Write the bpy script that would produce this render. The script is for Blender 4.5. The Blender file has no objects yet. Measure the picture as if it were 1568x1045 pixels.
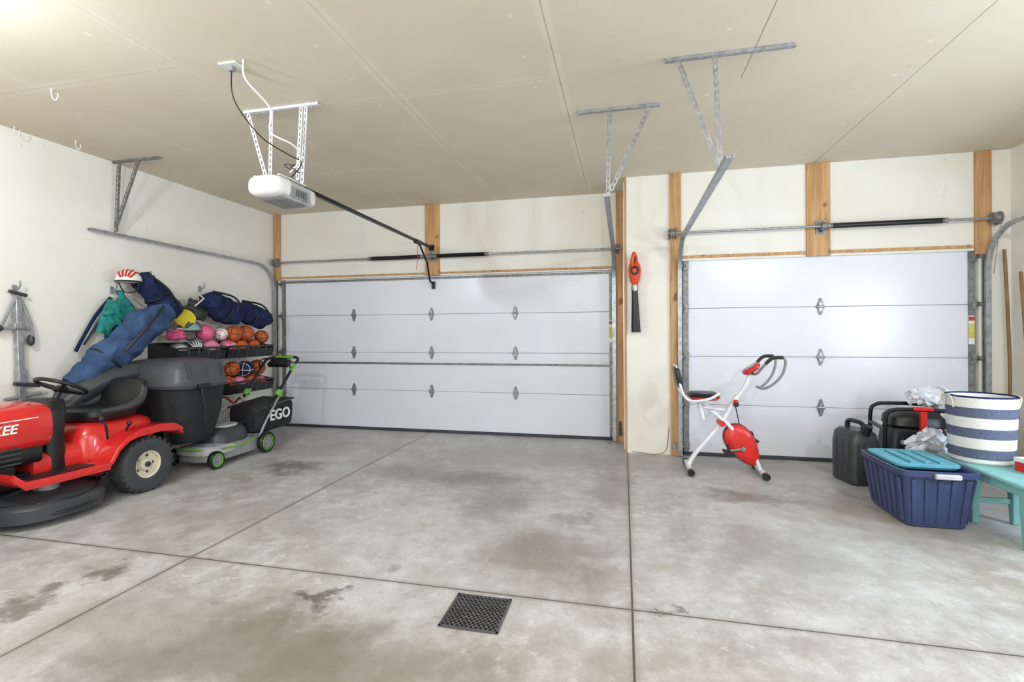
import bpy, math, random
from math import sin, cos, pi, radians
from mathutils import Vector, Matrix, noise
random.seed(7)
S = bpy.context.scene
COL = S.collection
S.view_settings.view_transform = 'Standard'
V = Vector

# ------------------------------------------------------------ materials
def lin(h):
    h = h.lstrip('#')
    o = []
    for i in (0, 2, 4):
        c = int(h[i:i+2], 16)/255
        o.append(c/12.92 if c <= 0.04045 else ((c+0.055)/1.055)**2.4)
    return (o[0], o[1], o[2], 1)

def nmat(name):
    m = bpy.data.materials.new(name); m.use_nodes = True
    nt = m.node_tree; nt.nodes.clear()
    out = nt.nodes.new('ShaderNodeOutputMaterial'); b = nt.nodes.new('ShaderNodeBsdfPrincipled')
    nt.links.new(b.outputs[0], out.inputs[0])
    return m, nt, b

def setin(nt, sock, v):
    if isinstance(v, bpy.types.NodeSocket): nt.links.new(v, sock)
    else: sock.default_value = v

def M(nt, op, a, b=None, c=None, clamp=False):
    n = nt.nodes.new('ShaderNodeMath'); n.operation = op; n.use_clamp = clamp
    setin(nt, n.inputs[0], a)
    if b is not None: setin(nt, n.inputs[1], b)
    if c is not None: setin(nt, n.inputs[2], c)
    return n.outputs[0]

def VM(nt, op, a, b=None):
    n = nt.nodes.new('ShaderNodeVectorMath'); n.operation = op
    setin(nt, n.inputs[0], a)
    if b is not None: setin(nt, n.inputs[1], b)
    return n.outputs['Value'] if op in ('LENGTH', 'DISTANCE') else n.outputs[0]

def MIX(nt, f, a, b, mode='MIX'):
    n = nt.nodes.new('ShaderNodeMix'); n.data_type = 'RGBA'; n.blend_type = mode
    setin(nt, n.inputs[0], f); setin(nt, n.inputs[6], a); setin(nt, n.inputs[7], b)
    return n.outputs[2]

def NOISE(nt, vec, scale, detail=4, rough=.55, dist=0):
    n = nt.nodes.new('ShaderNodeTexNoise'); setin(nt, n.inputs['Vector'], vec)
    n.inputs['Scale'].default_value = scale; n.inputs['Detail'].default_value = detail
    n.inputs['Roughness'].default_value = rough; n.inputs['Distortion'].default_value = dist
    return n.outputs

def SS(nt, v, lo, hi, a=0.0, b=1.0):
    n = nt.nodes.new('ShaderNodeMapRange'); n.interpolation_type = 'SMOOTHSTEP'
    setin(nt, n.inputs[0], v)
    n.inputs[1].default_value = lo; n.inputs[2].default_value = hi
    n.inputs[3].default_value = a; n.inputs[4].default_value = b
    return n.outputs[0]

def COORD(nt):
    n = nt.nodes.new('ShaderNodeNewGeometry'); return n.outputs['Position']
def OBJC(nt):
    n = nt.nodes.new('ShaderNodeTexCoord'); return n.outputs['Object']

def mk(name, col, rough=.5, metal=0.0, var=.12, scale=9, bump=0.0, bscale=60, spec=.5, coat=0):
    m, nt, b = nmat(name)
    P = OBJC(nt)
    f = NOISE(nt, P, scale)[0]
    c = lin(col)
    dk = tuple(x*(1-var) for x in c[:3])+(1,)
    lt = tuple(min(1, x*(1+var)) for x in c[:3])+(1,)
    nt.links.new(MIX(nt, SS(nt, f, .3, .7), dk, lt), b.inputs['Base Color'])
    b.inputs['Roughness'].default_value = rough; b.inputs['Metallic'].default_value = metal
    b.inputs['Specular IOR Level'].default_value = spec
    b.inputs['Coat Weight'].default_value = coat
    if bump:
        bn = nt.nodes.new('ShaderNodeBump'); bn.inputs['Strength'].default_value = bump
        bn.inputs['Distance'].default_value = .01
        nt.links.new(NOISE(nt, P, bscale)[0], bn.inputs['Height']); nt.links.new(bn.outputs[0], b.inputs['Normal'])
    return m

def emis(name, col, st):
    m, nt, b = nmat(name)
    b.inputs['Emission Color'].default_value = lin(col); b.inputs['Emission Strength'].default_value = st
    b.inputs['Base Color'].default_value = lin(col)
    return m

def floor_mat():
    m, nt, b = nmat('stained_concrete')
    P = COORD(nt)
    n1 = NOISE(nt, P, 1.1, 6, .6)
    n2 = NOISE(nt, P, 4.2, 8, .68)
    n3 = NOISE(nt, P, 60, 3, .6)
    n4 = NOISE(nt, VM(nt, 'ADD', P, (7, 3, 0)), 2.1, 7, .7, .6)
    n5 = NOISE(nt, VM(nt, 'ADD', P, (1, 9, 0)), 13, 5, .7, .3)
    base = MIX(nt, SS(nt, n1[0], .34, .66), lin('#a7a29d'), lin('#bebdbc'))
    base = MIX(nt, SS(nt, n2[0], .44, .66, 0, .7), base, lin('#d1d1d2'))
    base = MIX(nt, SS(nt, n2[0], .48, .30, 0, .45), base, lin('#928b84'))
    base = MIX(nt, SS(nt, n4[0], .54, .70, 0, .4), base, lin('#90887f'))
    base = MIX(nt, SS(nt, n4[0], .46, .30, 0, .5), base, lin('#d6d6d7'))
    base = MIX(nt, SS(nt, n5[0], .54, .68, 0, .5), base, lin('#dcdcdc'))
    base = MIX(nt, SS(nt, n5[0], .46, .32, 0, .35), base, lin('#8b857e'))
    base = MIX(nt, SS(nt, n3[0], .3, .7, 0, .2), base, lin('#918d88'))
    w1 = VM(nt, 'MULTIPLY', VM(nt, 'SUBTRACT', NOISE(nt, P, 3.2, 6, .65)[1], (.5, .5, .5)), (.7, .7, 0))
    w2 = VM(nt, 'MULTIPLY', VM(nt, 'SUBTRACT', NOISE(nt, P, 9, 6, .7)[1], (.5, .5, .5)), (.35, .35, 0))
    Q = VM(nt, 'ADD', VM(nt, 'ADD', P, w1), w2)
    def stain(base, x, y, rx, ry, col, amt):
        d = VM(nt, 'SUBTRACT', Q, (x, y, 0))
        d = VM(nt, 'MULTIPLY', d, (1/rx, 1/ry, 0))
        L = VM(nt, 'LENGTH', d)
        return MIX(nt, SS(nt, L, 1.35, .3, 0, amt), base, lin(col))
    st = [(-3.30, 4.33, .36, .19, '#625a51', .8), (-1.29, 4.31, .45, .32, '#665e55', .6), (-1.95, 4.40, .5, .35, '#7a7066', .55),
          (-.48, 2.95, .45, .5, '#75695e', .58), (-1.57, 1.80, .55, .36, '#675c4f', .62), (-1.56, 2.2, .15, .09, '#4b4238', .8),
          (-2.26, 1.80, .5, .36, '#7f7468', .5), (-1.07, 1.72, .6, .36, '#70665b', .55), (-2.85, 2.17, .14, .1, '#655d55', .75),
          (-2.95, 1.88, .14, .1, '#655d55', .75), (.91, 3.24, .45, .4, '#85827c', .45), (1.75, 4.0, .7, .5, '#8b806a', .5),
          (1.05, 4.3, .4, .15, '#6d665b', .65), (2.6, 3.1, 1.0, .6, '#a0967a', .35), (-3.0, 2.9, .8, .5, '#938c84', .3),
          (-.6, 5.2, 1.6, .4, '#8b8782', .4), (1.2, 5.2, 1.0, .3, '#8e8a84', .35), (-1.0, 3.7, .3, .4, '#736b61', .5),
          (-.1, 4.3, .22, .5, '#7c756c', .45), (.25, 2.5, .05, .04, '#55504a', .7), (-2.0, 1.5, .35, .22, '#62574c', .6), (-.6, 1.85, .35, .2, '#7b6f63', .35), (-.4, 3.6, .15, .12, '#6b635a', .45),
          (.3, 2.0, .5, .2, '#958c80', .3)]
    for s in st: base = stain(base, *s)
    sp = NOISE(nt, P, 3.3, 3, .5)[0]
    base = MIX(nt, SS(nt, sp, .67, .74, 0, .4), base, lin('#6f675e'))
    sep = nt.nodes.new('ShaderNodeSeparateXYZ'); nt.links.new(P, sep.inputs[0])
    def line(base, comp, pos, w, halo):
        d = M(nt, 'ABSOLUTE', M(nt, 'SUBTRACT', sep.outputs[comp], pos))
        base = MIX(nt, SS(nt, d, halo, 0, 0, .35), base, lin('#776d60'))
        return MIX(nt, SS(nt, d, w, w*.5, 0, .92), base, lin('#463e35'))
    base = line(base, 0, .035, .007, .04)
    base = line(base, 0, -2.57, .006, .04)
    base = line(base, 1, 2.45, .006, .04)
    nt.links.new(base, b.inputs['Base Color'])
    nt.links.new(SS(nt, n2[0], .3, .7, .3, .55), b.inputs['Roughness'])
    b.inputs['Specular IOR Level'].default_value = .5
    bn = nt.nodes.new('ShaderNodeBump'); bn.inputs['Strength'].default_value = .12; bn.inputs['Distance'].default_value = .01
    nt.links.new(n3[0], bn.inputs['Height']); nt.links.new(bn.outputs[0], b.inputs['Normal'])
    return m

def ceil_mat():
    m, nt, b = nmat('ceiling_drywall')
    P = COORD(nt)
    n1 = NOISE(nt, P, .8, 3)
    base = MIX(nt, SS(nt, n1[0], .3, .7), lin('#dacfba'), lin('#e0d7c5'))
    sep = nt.nodes.new('ShaderNodeSeparateXYZ'); nt.links.new(P, sep.inputs[0])
    nn = NOISE(nt, P, 2.0, 3)[0]
    def line(base, comp, pos, w, col, amt, wide=None, lo=-99, hi=99):
        d = M(nt, 'ABSOLUTE', M(nt, 'SUBTRACT', sep.outputs[comp], pos))
        oc = sep.outputs[1-comp]
        gate = M(nt, 'MULTIPLY', M(nt, 'GREATER_THAN', oc, lo), M(nt, 'LESS_THAN', oc, hi))
        if wide: base = MIX(nt, M(nt, 'MULTIPLY', gate, M(nt, 'MULTIPLY', SS(nt, d, wide, wide*.6, 0, 1), SS(nt, nn, .4, .6, .1, .5))), base, lin('#ebe3d4'))
        return MIX(nt, M(nt, 'MULTIPLY', gate, SS(nt, d, w, w*.4, 0, amt)), base, lin(col))
    base = line(base, 0, 1.92, .006, '#8f887a', .7)
    base = line(base, 0, .79, .005, '#6f6658', .7, None, 1, 3.6)
    base = line(base, 0, -.42, .005, '#8a7b66', .6, .05)
    base = line(base, 0, -1.6, .005, '#a8987f', .35, .06)
    base = line(base, 0, -2.8, .004, '#a8987f', .3, .05)
    base = line(base, 0, -4.0, .004, '#a8987f', .3, .05)
    base = line(base, 1, 2.6, .004, '#a8987f', .45, .06, -5, -2.8)
    base = line(base, 1, 3.3, .004, '#a8987f', .35, .05, -2.8, -.42)
    base = line(base, 1, 4.7, .004, '#a8987f', .3, .05, -5, -1.6)
    base = line(base, 1, 2.2, .004, '#a8987f', .45, .05, -1.6, .79)
    Q = VM(nt, 'MULTIPLY', P, (1/1.2, 1/.4, 0))
    fr = VM(nt, 'FRACTION', Q); d = VM(nt, 'MULTIPLY', VM(nt, 'SUBTRACT', fr, (.5, .5, 0)), (1.2, .4, 0))
    base = MIX(nt, SS(nt, VM(nt, 'LENGTH', d), .022, .01, 0, .6), base, lin('#f0e9dc'))
    sp = NOISE(nt, P, 9, 2)[0]
    base = MIX(nt, SS(nt, sp, .74, .78, 0, .25), base, lin('#a5967c'))
    nt.links.new(base, b.inputs['Base Color']); b.inputs['Roughness'].default_value = .8
    b.inputs['Specular IOR Level'].default_value = .2
    bn = nt.nodes.new('ShaderNodeBump'); bn.inputs['Strength'].default_value = .12; bn.inputs['Distance'].default_value = .01
    nt.links.new(NOISE(nt, P, 25, 5)[0], bn.inputs['Height']); nt.links.new(bn.outputs[0], b.inputs['Normal'])
    return m

def wall_mat():
    m, nt, b = nmat('wall_drywall')
    P = COORD(nt)
    base = MIX(nt, SS(nt, NOISE(nt, P, 1.3, 4)[0], .3, .7), lin('#ece8de'), lin('#f1efe8'))
    base = MIX(nt, SS(nt, NOISE(nt, P, 11, 2)[0], .72, .77, 0, .35), base, lin('#b9ad98'))
    base = MIX(nt, SS(nt, NOISE(nt, VM(nt, 'MULTIPLY', P, (2, 2, .7)), 2.5, 5, .7)[0], .62, .72, 0, .25), base, lin('#d8d0c2'))
    nt.links.new(base, b.inputs['Base Color']); b.inputs['Roughness'].default_value = .75
    b.inputs['Specular IOR Level'].default_value = .2
    bn = nt.nodes.new('ShaderNodeBump'); bn.inputs['Strength'].default_value = .15; bn.inputs['Distance'].default_value = .01
    nt.links.new(NOISE(nt, P, 22, 5)[0], bn.inputs['Height']); nt.links.new(bn.outputs[0], b.inputs['Normal'])
    return m

def wood_mat():
    m, nt, b = nmat('pine_lumber')
    P = OBJC(nt)
    Q = VM(nt, 'MULTIPLY', P, (22, 22, 1.6))
    f = NOISE(nt, Q, 1, 5, .6, .6)[0]
    base = MIX(nt, SS(nt, f, .3, .7), lin('#b08253'), lin('#d3a878'))
    k = NOISE(nt, VM(nt, 'MULTIPLY', P, (7, 7, 5)), 1, 1)[0]
    base = MIX(nt, SS(nt, k, .66, .74, 0, .8), base, lin('#7a4c28'))
    nt.links.new(base, b.inputs['Base Color']); b.inputs['Roughness'].default_value = .65
    return m

MT = dict(
    wall=wall_mat(),
    door=mk('door_enamel', '#e6e8f2', .22, var=.02, scale=1.2, bump=.10, bscale=90, spec=.5),
    galv=mk('galvanized_steel', '#a9adb1', .38, .75, var=.2, scale=25),
    galvd=mk('galvanized_dull', '#8b8c8b', .5, .6, var=.25, scale=20),
    white=mk('white_paint_metal', '#e4e6ea', .4, var=.05),
    wplast=mk('white_plastic', '#e6e6e2', .35, var=.03),
    gplast=mk('grey_plastic', '#8a8d90', .45),
    mgrey=mk('silver_plastic', '#b4b5b6', .4),
    dgrey=mk('dark_grey_plastic', '#3a3c40', .42, var=.1),
    black=mk('black_plastic', '#17181a', .4, var=.15),
    rubber=mk('tire_rubber', '#3b3e41', .75, var=.15, bump=.1),
    blackm=mk('black_metal', '#1d1d1f', .35, .4),
    red=mk('red_paint', '#d12a27', .25, var=.05, coat=.5),
    redp=mk('red_plastic', '#d0241f', .35, var=.06),
    orange=mk('orange_plastic', '#de5222', .38),
    bball=mk('basketball_rubber', '#c8602c', .6, bump=.3, bscale=300),
    pink=mk('pink_rubber', '#e2618f', .4),
    lpink=mk('light_pink', '#e88fb0', .45),
    green=mk('lime_green', '#6db82f', .4),
    lgrey=mk('light_grey_plastic', '#b9bcbc', .4),
    cream=mk('cream_rim', '#d9cfb9', .45, var=.08),
    navy=mk('navy_fabric', '#232d50', .85, var=.3, bump=.5, bscale=30, spec=.2),
    blue=mk('blue_fabric', '#3c5276', .85, var=.25, bump=.6, bscale=18, spec=.2),
    teal=mk('teal_fabric', '#1f7f78', .85, var=.2, bump=.3),
    yellow=mk('yellow_plastic', '#d6c531', .5),
    purple=mk('purple_plastic', '#3d3560', .4),
    helm=mk('helmet_green_grey', '#7ea39a', .35),
    tote=mk('tote_blue', '#35426a', .4, var=.08, bump=.1),
    lid=mk('lid_teal', '#5aa5b8', .5, var=.08),
    bench=mk('bench_teal', '#7fb8b8', .5, var=.06),
    clear=mk('pale_plastic_bag', '#dfe3ea', .35, var=.12, scale=14, bump=.8, bscale=18),
    brown=mk('brown_rope', '#7a5638', .8, var=.3, bump=.4),
    carton=mk('kraft_cardboard', '#a98560', .8, var=.08),
    handle=mk('ash_tool_handle', '#8f6a45', .6, var=.2, scale=5),
    wood=wood_mat(), floor=floor_mat(), ceil=ceil_mat(),
    dark=mk('dark_void', '#0c0c0d', .9),
    rseal=mk('rubber_seal', '#3b3f48', .6),
    glow=emis('lamp_glass', '#fff8ee', 5),
    stred=mk('sticker_red', '#b8453c', .5), styel=mk('sticker_yellow', '#cfcb5a', .5), stwh=mk('sticker_white', '#f0f0ee', .5),
    bagfab=mk('bagger_fabric', '#232427', .8, var=.2, bump=.5, bscale=50),
    baglid=mk('bagger_lid', '#4a4d52', .42, var=.08),
)

def stripe_mat():
    m, nt, b = nmat('striped_canvas')
    P = OBJC(nt)
    sep = nt.nodes.new('ShaderNodeSeparateXYZ'); nt.links.new(P, sep.inputs[0])
    fr = M(nt, 'FRACT', M(nt, 'MULTIPLY', M(nt, 'ADD', sep.outputs[2], .035), 1/.145))
    s = SS(nt, fr, .50, .53)
    base = MIX(nt, s, lin('#e4e3df'), lin('#4d5672'))
    w = NOISE(nt, P, 120, 2)[0]
    base = MIX(nt, SS(nt, w, .3, .7, 0, .2), base, lin('#9a9aa0'))
    nt.links.new(base, b.inputs['Base Color']); b.inputs['Roughness'].default_value = .9
    return m
MT['stripe'] = stripe_mat()

# ------------------------------------------------------------ geometry helpers
def rotm(r): return Matrix.Rotation(r[2], 3, 'Z') @ Matrix.Rotation(r[1], 3, 'Y') @ Matrix.Rotation(r[0], 3, 'X')

def box(c, s, r=(0, 0, 0), t=(1, 1)):
    R = rotm([radians(a) for a in r]); c = V(c); vs = []
    for z in (-.5, .5):
        k = t if z > 0 else (1, 1)
        for x, y in ((-.5, -.5), (.5, -.5), (.5, .5), (-.5, .5)):
            vs.append(c + R @ V((x*s[0]*k[0], y*s[1]*k[1], z*s[2])))
    return vs, [(0, 3, 2, 1), (4, 5, 6, 7), (0, 1, 5, 4), (1, 2, 6, 5), (2, 3, 7, 6), (3, 0, 4, 7)]

def bx(x0, x1, y0, y1, z0, z1): return box(((x0+x1)/2, (y0+y1)/2, (z0+z1)/2), (x1-x0, y1-y0, z1-z0))

def bar(p1, p2, w, h, up=(0, 0, 1)):
    p1, p2 = V(p1), V(p2); T = (p2-p1).normalized(); up = V(up)
    if abs(T.dot(up)) > .98: up = V((0, 1, 0))
    A = T.cross(up).normalized(); B = A.cross(T).normalized(); vs = []
    for p in (p1, p2):
        for a, b_ in ((-1, -1), (1, -1), (1, 1), (-1, 1)):
            vs.append(p + A*a*w/2 + B*b_*h/2)
    return vs, [(3, 2, 1, 0), (4, 5, 6, 7), (0, 1, 5, 4), (1, 2, 6, 5), (2, 3, 7, 6), (3, 0, 4, 7)]

def cr(pts, k, closed=False):
    P = [V(p) for p in pts]; n = len(P); out = []
    rng = range(n) if closed else range(n-1)
    for i in rng:
        if closed: a, b, c, d = P[(i-1) % n], P[i], P[(i+1) % n], P[(i+2) % n]
        else: a, b, c, d = P[max(i-1, 0)], P[i], P[i+1], P[min(i+2, n-1)]
        for j in range(k):
            t = j/k
            out.append(.5*((2*b)+(c-a)*t+(2*a-5*b+4*c-d)*t*t+(3*b-a-3*c+d)*t**3))
    if not closed: out.append(P[-1])
    return out

def tube(pts, r, n=10, sm=0, closed=False, flat=1.0, side=None):
    P = [V(p) for p in pts]
    rl = r if isinstance(r, (list, tuple)) else [r]*len(P)
    if sm:
        R3 = cr([V((q, 0, 0)) for q in rl], sm, closed); P = cr(P, sm, closed); rl = [max(q.x, .0005) for q in R3]
    m = len(P); vs = []; fs = []
    T0 = (P[1]-P[0]).normalized()
    A = V(side) if side else (V((0, 0, 1)) if abs(T0.z) < .9 else V((1, 0, 0)))
    for i in range(m):
        if closed: T = (P[(i+1) % m]-P[i-1]).normalized()
        else: T = (P[min(i+1, m-1)]-P[max(i-1, 0)]).normalized()
        A = (A - T*A.dot(T)).normalized(); B = T.cross(A)
        for j in range(n):
            a = 2*pi*j/n
            vs.append(P[i] + (A*cos(a) + B*sin(a)*flat)*rl[i])
    for i in range(m if closed else m-1):
        k = (i+1) % m
        for j in range(n):
            j2 = (j+1) % n
            fs.append((i*n+j, i*n+j2, k*n+j2, k*n+j))
    if not closed:
        fs.append(tuple(range(n-1, -1, -1))); fs.append(tuple((m-1)*n+j for j in range(n)))
    return vs, fs

def cyl(p1, p2, r, n=20, r2=None):
    return tube([p1, p2], [r, r if r2 is None else r2], n)

def ring(c, a, b, e=4, n=28, plane='XY'):
    c = V(c); o = []
    for i in range(n):
        t = 2*pi*i/n
        x = math.copysign(abs(cos(t))**(2/e), cos(t))*a; y = math.copysign(abs(sin(t))**(2/e), sin(t))*b
        o.append(c + (V((x, y, 0)) if plane == 'XY' else V((x, 0, y)) if plane == 'XZ' else V((0, x, y))))
    return o

def loft(rings, caps=(True, True)):
    n = len(rings[0]); vs = [v for r in rings for v in r]; fs = []
    for i in range(len(rings)-1):
        for j in range(n):
            j2 = (j+1) % n
            fs.append((i*n+j, i*n+j2, (i+1)*n+j2, (i+1)*n+j))
    if caps[0]: fs.append(tuple(range(n-1, -1, -1)))
    if caps[1]: fs.append(tuple((len(rings)-1)*n+j for j in range(n)))
    return vs, fs

def ell(c, r, nu=28, nv=16, rot=(0, 0, 0), zmin=-1.0, e=1.0):
    c = V(c); R = rotm([radians(a) for a in rot]); rings = []
    a0 = math.asin(max(-1, zmin))
    for i in range(nv+1):
        ph = a0 + (pi/2-a0)*i/nv
        cz = max(cos(ph), .001)
        rings.append([c + R @ V((r[0]*cz*cos(2*pi*j/nu), r[1]*cz*sin(2*pi*j/nu), r[2]*sin(ph))) for j in range(nu)])
    return loft(rings)

def lathe(prof, c, axis=(0, 0, 1), n=32, caps=(False, False)):
    c = V(c); ax = V(axis).normalized()
    A = V((0, 0, 1)) if abs(ax.z) < .9 else V((1, 0, 0)); A = (A-ax*A.dot(ax)).normalized(); B = ax.cross(A)
    return loft([[c + ax*h + (A*cos(2*pi*j/n)+B*sin(2*pi*j/n))*max(r, .0005) for j in range(n)] for r, h in prof], caps)

def torus(c, R, r, axis=(0, 0, 1), n=32, m=10):
    ax = V(axis).normalized(); A = V((0, 0, 1)) if abs(ax.z) < .9 else V((1, 0, 0))
    A = (A-ax*A.dot(ax)).normalized(); B = ax.cross(A)
    return tube([V(c)+(A*cos(2*pi*j/n)+B*sin(2*pi*j/n))*R for j in range(n)], r, m, closed=True)

def extr(prof, x0, x1):
    return loft([[V((x0, y, z)) for y, z in prof], [V((x1, y, z)) for y, z in prof]])

def sweepx(prof, path, x):
    P = [V((x, y, z)) for y, z in path]; rings = []
    for i, p in enumerate(P):
        T = (P[min(i+1, len(P)-1)]-P[max(i-1, 0)]).normalized(); Nn = T.cross(V((1, 0, 0))).normalized()
        rings.append([p + V((1, 0, 0))*a + Nn*b for a, b in prof])
    return loft(rings)

def crumple(g, amp, fr, seed=0, oct2=0.0):
    vs = []
    for v in g[0]:
        q = v*fr+V((seed, seed*2, 0)); o = noise.noise_vector(q)*amp
        if oct2: o += noise.noise_vector(q*2.7)*amp*oct2 + noise.noise_vector(q*6)*amp*oct2*.4
        vs.append(v+o)
    return vs, g[1]

def merge(gs):
    vs = []; fs = []
    for g in gs:
        o = len(vs); vs += g[0]; fs += [tuple(i+o for i in f) for f in g[1]]
    return vs, fs

def root(name, loc=(0, 0, 0), rz=0):
    e = bpy.data.objects.new(name, None); e.location = loc; e.rotation_euler = (0, 0, radians(rz)); e.empty_display_size = .1
    COL.objects.link(e); return e

def add(name, gs, mat, parent=None, bevel=0, smooth=True, sub=0, ang=38, origin=None):
    """geometry given in world coordinates (before the root's own rotation)"""
    if isinstance(gs, tuple): gs = [gs]
    vs, fs = merge(gs)
    o0 = V(parent.location) if parent else V(origin or (0, 0, 0))
    me = bpy.data.meshes.new(name)
    me.from_pydata([tuple(V(v)-o0) for v in vs], [], fs); me.validate(); me.update()
    import bmesh
    bm = bmesh.new(); bm.from_mesh(me); bmesh.ops.recalc_face_normals(bm, faces=bm.faces); bm.to_mesh(me); bm.free()
    me.materials.append(MT[mat] if isinstance(mat, str) else mat)
    if smooth:
        for p in me.polygons: p.use_smooth = True
        me.set_sharp_from_angle(angle=radians(ang))
    ob = bpy.data.objects.new(name, me); COL.objects.link(ob)
    if parent: ob.parent = parent
    else: ob.location = o0
    if bevel:
        b = ob.modifiers.new('bevel', 'BEVEL'); b.width = bevel; b.segments = 2; b.limit_method = 'ANGLE'; b.angle_limit = radians(40)
    return ob

def text(body, loc, rot, size, mat, parent, ext=.002, shear=0):
    cu = bpy.data.curves.new('lettering', 'FONT'); cu.body = body; cu.size = size; cu.extrude = ext; cu.shear = shear
    cu.align_x = 'CENTER'; cu.align_y = 'CENTER'; cu.offset = size*.02
    cu.materials.append(MT[mat]); o = bpy.data.objects.new('lettering', cu); COL.objects.link(o)
    o.parent = parent; o.location = V(loc)-V(parent.location); o.rotation_euler = [radians(a) for a in rot]
    return o

def perf(p1, p2, w=.026, th=.003, up=(0, 1, 0), pitch=.04):
    """slotted (punched) steel strip: two rails and rungs so the slots are real holes"""
    p1, p2 = V(p1), V(p2); T = (p2-p1).normalized(); L = (p2-p1).length; N = V(up)
    N = (N-T*N.dot(T)).normalized(); A = T.cross(N).normalized(); gs = []
    e = w*.3
    gs.append(bar(p1+A*(w/2-e/2), p2+A*(w/2-e/2), e, th, N)); gs.append(bar(p1-A*(w/2-e/2), p2-A*(w/2-e/2), e, th, N))
    k = max(2, int(L/pitch))
    for i in range(k+1):
        q = p1+T*(L*i/k); d = T*pitch*.2
        gs.append(bar(q-d, q+d, w*.6, th, N))
    return gs

def angle_iron(p1, p2, w=.030, up=(0, 1, 0), pitch=.045):
    p1, p2 = V(p1), V(p2); T = (p2-p1).normalized(); N = V(up); N = (N-T*N.dot(T)).normalized(); A = T.cross(N).normalized()
    return perf(p1, p2, w, up=N, pitch=pitch) + [bar(p1+A*w/2+N*w*.3, p2+A*w/2+N*w*.3, w*.6, .003, A)]

# ------------------------------------------------------------ ROOM
H = 3.09; XL = -5.0; XR = 3.62; YB = 6.2; YR = 5.62; YF = -2.6
add('floor', bx(XL-.2, XR+.2, -2.9, 6.5, -.1, 0), 'floor', smooth=False)
add('ceiling', bx(XL-.2, XR+.2, -2.9, 6.5, H, H+.1), 'ceil', smooth=False)
add('wall_left', bx(XL-.12, XL, -2.7, 6.4, 0, H), 'wall', smooth=False)
WY0, WY1, WZ0, WZ1 = 2.35, 3.4, 1.0, 2.0
WC = (WY0+WY1)/2
add('wall_right', [bx(XR, XR+.12, YF, WY0, 0, H), bx(XR, XR+.12, WY1, 6.3, 0, H),
                   bx(XR, XR+.12, WY0, WY1, 0, WZ0), bx(XR, XR+.12, WY0, WY1, WZ1, H)], 'wall', smooth=False)
wr = root('window_1', (XR, WC, 1.0))
add('frame', [bx(XR+.0, XR+.08, WY0, WY0+.05, 1, 2), bx(XR, XR+.08, WY1-.05, WY1, 1, 2),
              bx(XR, XR+.08, WY0+.05, WY1-.05, 1, 1.05), bx(XR, XR+.08, WY0+.05, WY1-.05, 1.95, 2), bx(XR+.01, XR+.06, WY0+.05, WY1-.05, 1.48, 1.52)], 'wplast', wr, bevel=.004)
add('wall_front', bx(XL-.1, XR+.1, YF-.12, YF, 0, H), 'wall', smooth=False)
DT = 2.13
add('wall_back', [bx(XL, -.001, YB, YB+.16, DT, H), bx(XL, -4.9, YB, YB+.16, 0, DT)], 'wall', smooth=False)
add('wall_back_right', [bx(.03, .62, YR, YR+.16, 0, H), bx(.62, XR, YR, YR+.16, DT, H), bx(3.36, XR, YR, YR+.16, 0, DT)], 'wall', smooth=False)
add('wall_return', bx(.0, .12, YR+.16, YB+.2, 0, H), 'wall', smooth=False)

def trim(i, g, bv=.003): add('trim_%d' % i, g, 'wood', bevel=bv, smooth=False, origin=g[0][0])
trim(1, bx(-2.62, -2.41, YB-.022, YB, DT+.0, H))
trim(2, bx(-4.995, -4.88, YB-.022, YB, DT, H))
trim(3, bx(-.09, -.002, YB-.03, YB+.14, 0, H))
trim(4, bx(.50, .615, YR-.03, YR, 0, H))
trim(5, bx(1.85, 2.07, YR-.024, YR, DT, H))
trim(6, bx(3.32, 3.455, YR-.024, YR, DT-.04, H))
trim(7, bx(-4.88, -.09, YB-.018, YB, DT+.02, DT+.045), .002)
trim(8, bx(.62, 3.32, YR-.018, YR, DT+.025, DT+.055), .002)
trim(9, bx(.012, .034, YR-.012, YR+.01, 0, H), .002)

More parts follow.
